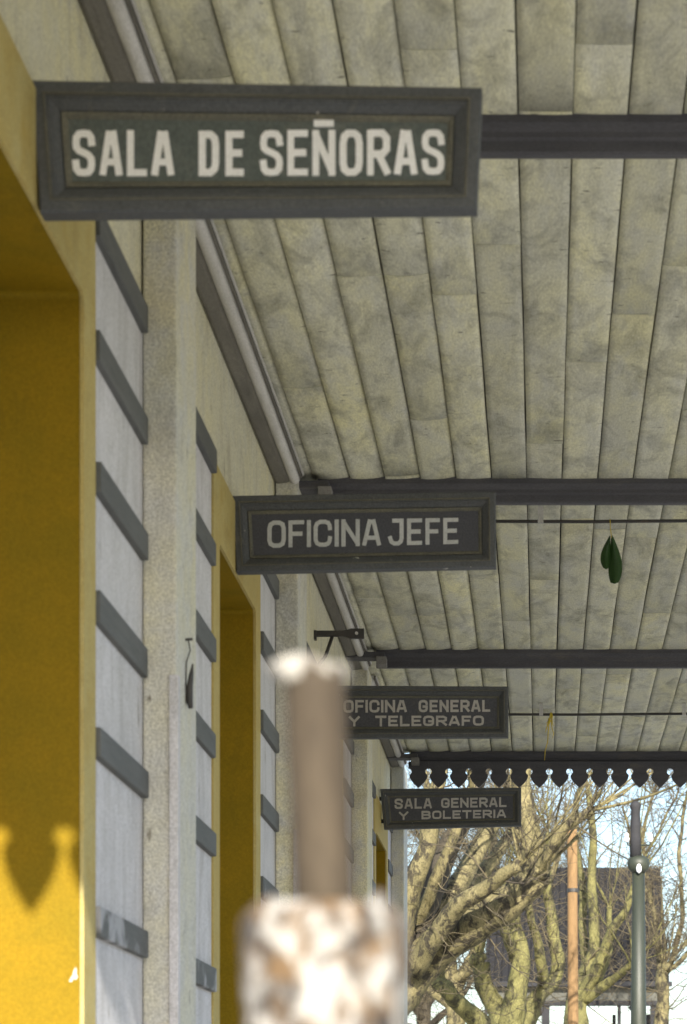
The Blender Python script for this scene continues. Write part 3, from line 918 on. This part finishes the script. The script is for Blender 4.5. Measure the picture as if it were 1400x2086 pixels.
plane_tree('slender twiggy tree rising behind the green lamp post', Vector((P(1330, 0, Y).x, Y, GZ)), [
    [(1345, 2130, Y, .15), (1352, 2040, Y, .12), (1350, 1990, Y, .11), (1352, 1975, Y, .10)],
    [(1350, 2000, Y, .06), (1330, 1850, Y + .6, .045), (1310, 1720, Y + 1, .035), (1330, 1620, Y + 1, .025)],
    [(1350, 2010, Y, .06), (1390, 1880, Y + .4, .045), (1385, 1740, Y + .6, .035), (1400, 1600, Y + .7, .025)],
    [(1330, 1850, Y + .6, .035), (1290, 1740, Y + .6, .03), (1270, 1640, Y + .4, .02)],
    [(1352, 1990, Y, .05), (1430, 1900, Y + .2, .035), (1440, 1760, Y, .025)],
    [(1310, 1750, Y + .8, .025), (1370, 1640, Y + .2, .02), (1395, 1560, Y, .014)],
], 55, twig_n=2.6, shoots=1.6, group=TG)
Y = 52
plane_tree('far grey tree standing behind the sheaf of leaning limbs', Vector((P(930, 0, Y).x, Y, GZ)), [
    [(930, 2150, Y, .25), (925, 2020, Y, .2), (900, 1880, Y, .14), (880, 1740, Y, .1), (870, 1600, Y, .07)],
    [(925, 2030, Y, .15), (980, 1900, Y + .4, .11), (1000, 1760, Y + .5, .08), (1010, 1620, Y + .5, .06)],
    [(920, 2000, Y, .12), (1040, 1930, Y - .5, .09), (1100, 1850, Y - .8, .07), (1150, 1700, Y - 1, .05)],
    [(930, 2060, Y, .12), (860, 1990, Y, .09), (840, 1900, Y, .07), (835, 1800, Y, .05)],
], 66, twig_n=2.0, shoots=1.5, group=TG)

for (bx, Yb, sd, lb) in ((860, 60, 71, 'far dark leafless tree behind the building corner'), (1050, 64, 72, 'far dark leafless tree behind the leaning limb and timber pole')):
    plane_tree(lb, Vector((P(bx, 0, Yb).x, Yb, GZ)), [
        [(bx, 2160, Yb, .22), (bx + 5, 2040, Yb, .17), (bx - 10, 1930, Yb, .12), (bx + 15, 1830, Yb, .08), (bx + 5, 1720, Yb, .05)],
        [(bx + 5, 2060, Yb, .12), (bx + 55, 1960, Yb + 1, .09), (bx + 75, 1850, Yb + 1, .06), (bx + 110, 1760, Yb + 1, .04)],
        [(bx + 5, 2080, Yb, .12), (bx - 45, 1990, Yb - 1, .09), (bx - 50, 1880, Yb - 1, .06), (bx - 75, 1780, Yb - 1, .04)],
        [(bx + 5, 2100, Yb, .10), (bx + 60, 2050, Yb - 1, .07), (bx + 110, 1980, Yb - 1, .05), (bx + 130, 1880, Yb - 1, .04)],
        [(bx, 2050, Yb, .10), (bx - 20, 1960, Yb + 2, .07), (bx + 40, 1880, Yb + 2, .05), (bx + 45, 1780, Yb + 2, .04)],
    ], sd, twig_n=4.0, shoots=2.5, dark=(0, 1, 2, 3, 4), name='leafless_tree', group=TG)

# ------------------------------------------------------------------ lamp post, timber pole
def lamp_post():
    Y = 28.0; k = Y / FPX
    c = P(1301, 2086, Y); x = c.x
    root = empty('lamp_post', (x, Y, GZ)); tag(root, 'green iron lamp post with a ring collar and narrow upper stem', 'lamp post')
    def z(y): return CAMZ + (VPY - y) * k
    mb = MB(); mb.lathe([(.22, GZ), (.22, GZ + .35), (.13, GZ + .5), (17 * k, z(2200)), (16 * k, z(2086)), (12.5 * k, z(1775))], x, Y, 20); mb.build('shaft', M['lamp_green'], root, smooth=True)
    mb = MB(); mb.lathe([(14 * k, z(1778)), (21 * k, z(1770)), (23 * k, z(1760)), (21 * k, z(1750)), (12 * k, z(1744))], x, Y, 20); co = mb.build('collar', M['lamp_green'], root, smooth=True)
    mb = MB(); mb.lathe([(12 * k, z(1746)), (10.5 * k, z(1700)), (9 * k, z(1650)), (11 * k, z(1645)), (11 * k, z(1638)), (4 * k, z(1632))], x - 6 * k, Y, 16); mb.build('upper_stem', M['shelter_dark'], root, smooth=True)
    for s in (-1, 1):
        mb = MB(); mb.tube([(x - 6 * k, Y, z(1722)), (x + s * 22 * k, Y - .02, z(1722)), (x + s * 24 * k, Y - .02, z(1714))], [.010] * 3, 6); a = mb.build('arm', M['lamp_green'], root)
        mb = MB(); mb.lathe([(.012, z(1716)), (.030, z(1713)), (.030, z(1708)), (.018, z(1704)), (.026, z(1701)), (.01, z(1697))], x + s * 24 * k, Y - .02, 12); mb.build('insulator', M['letter_white'], a, smooth=True)
    mb = MB(); mb.lathe([(.008, z(1781)), (.028, z(1777)), (.032, z(1770)), (.022, z(1764)), (.008, z(1760))], x, Y - 16 * k - .02, 12); mb.build('white_highlight', M['letter_white'], root, smooth=True)  # small white solid standing in for the highlight at the collar
lamp_post()
def timber_pole():
    Y = 33.0; k = Y / FPX
    root = empty('timber_pole', (P(1168, 0, Y).x, Y, GZ)); tag(root, 'orange brown timber pole with a dark iron band among the trees', 'pole')
    a = Vector((P(1170, 0, Y).x, Y, GZ)); b = P(1166, 1690, Y); n = 10
    mb = MB(); mb.tube([a.lerp(b, i / n) for i in range(n + 1)], [(12.3 - 2 * i / n) * k for i in range(n + 1)], 14); mb.build('shaft', M['pole_wood'], root, smooth=True)
    c = P(1167, 1814, Y); mb = MB(); mb.tube([c - Vector((0, 0, .025)), c + Vector((0, 0, .025))], [11.8 * k] * 2, 16); mb.build('band', M['iron'], root)
timber_pole()

# ------------------------------------------------------------------ open shelter behind the trees
def shelter():
    Y = 50.0; k = Y / FPX
    def x(p): return (p - VPX) * k
    def z(y): return CAMZ + (VPY - y) * k
    x0, x1 = x(985), x(1364)
    root = empty('platform_shelter', ((x0 + x1) / 2, Y + 2, GZ)); tag(root, 'open timber shelter with steep dark roof behind the trees', 'shelter')
    ze, zr = z(2000), z(1752)
    mb = MB()
    mb.add([(x0, Y, ze), (x1, Y, ze), (x1, Y + 4, ze), (x0, Y + 4, ze), (x0 + .15, Y + 1.4, zr), (x1 - .12, Y + 1.4, zr), (x1 - .12, Y + 2.6, zr), (x0 + .15, Y + 2.6, zr)],
           [(3,2,1,0),(4,5,6,7),(0,1,5,4),(1,2,6,5),(2,3,7,6),(3,0,4,7)])
    rf = mb.build('roof', M['shelter_roof'], root)
    n = 26
    for i in range(n):       # roofing sheets' standing seams
        t = (i + .5) / n
        xa = x0 + (x1 - x0) * t; xb = x0 + .15 + (x1 - x0 - .27) * t
        mb = MB(); mb.tube([(xa, Y - .005, ze + .01), (xb, Y + 1.395, zr)], [.018, .018], 4); mb.build('seam', M['shelter_roof'], rf)
    mb = MB(); mb.box(x0 - .1, x1 + .05, Y - .12, Y - .02, z(2010), z(2000)); mb.build('gutter', M['shelter_dark'], root)
    mb = MB(); mb.box(x0, x1 - .1, Y + .1, Y + .3, z(2038), z(2011)); mb.build('lintel', M['shelter_trim'], root)
    mb = MB(); mb.box(x0, x1 - .1, Y + .08, Y + .28, z(2048), z(2038.3)); mb.build('lower_rail', M['shelter_dark'], root)
    for px_ in (990, 1060, 1112, 1186, 1262, 1334):
        for yy in (Y + .12, Y + 3.7):
            w = .16 if px_ in (1112, 1334) else .07
            mb = MB(); mb.box(x(px_) - w / 2, x(px_) + w / 2, yy, yy + w, GZ, z(2048.3)); mb.build('post', M['shelter_dark'], root)
    for (a, s) in ((1112, -1), (1334, -1)):
        mb = MB(); mb.tube([(x(a) + s * .08, Y + .2, z(2110)), (x(a) + s * .50, Y + .2, z(2049))], [.045, .045], 6); mb.build('brace', M['shelter_dark'], root)
shelter()
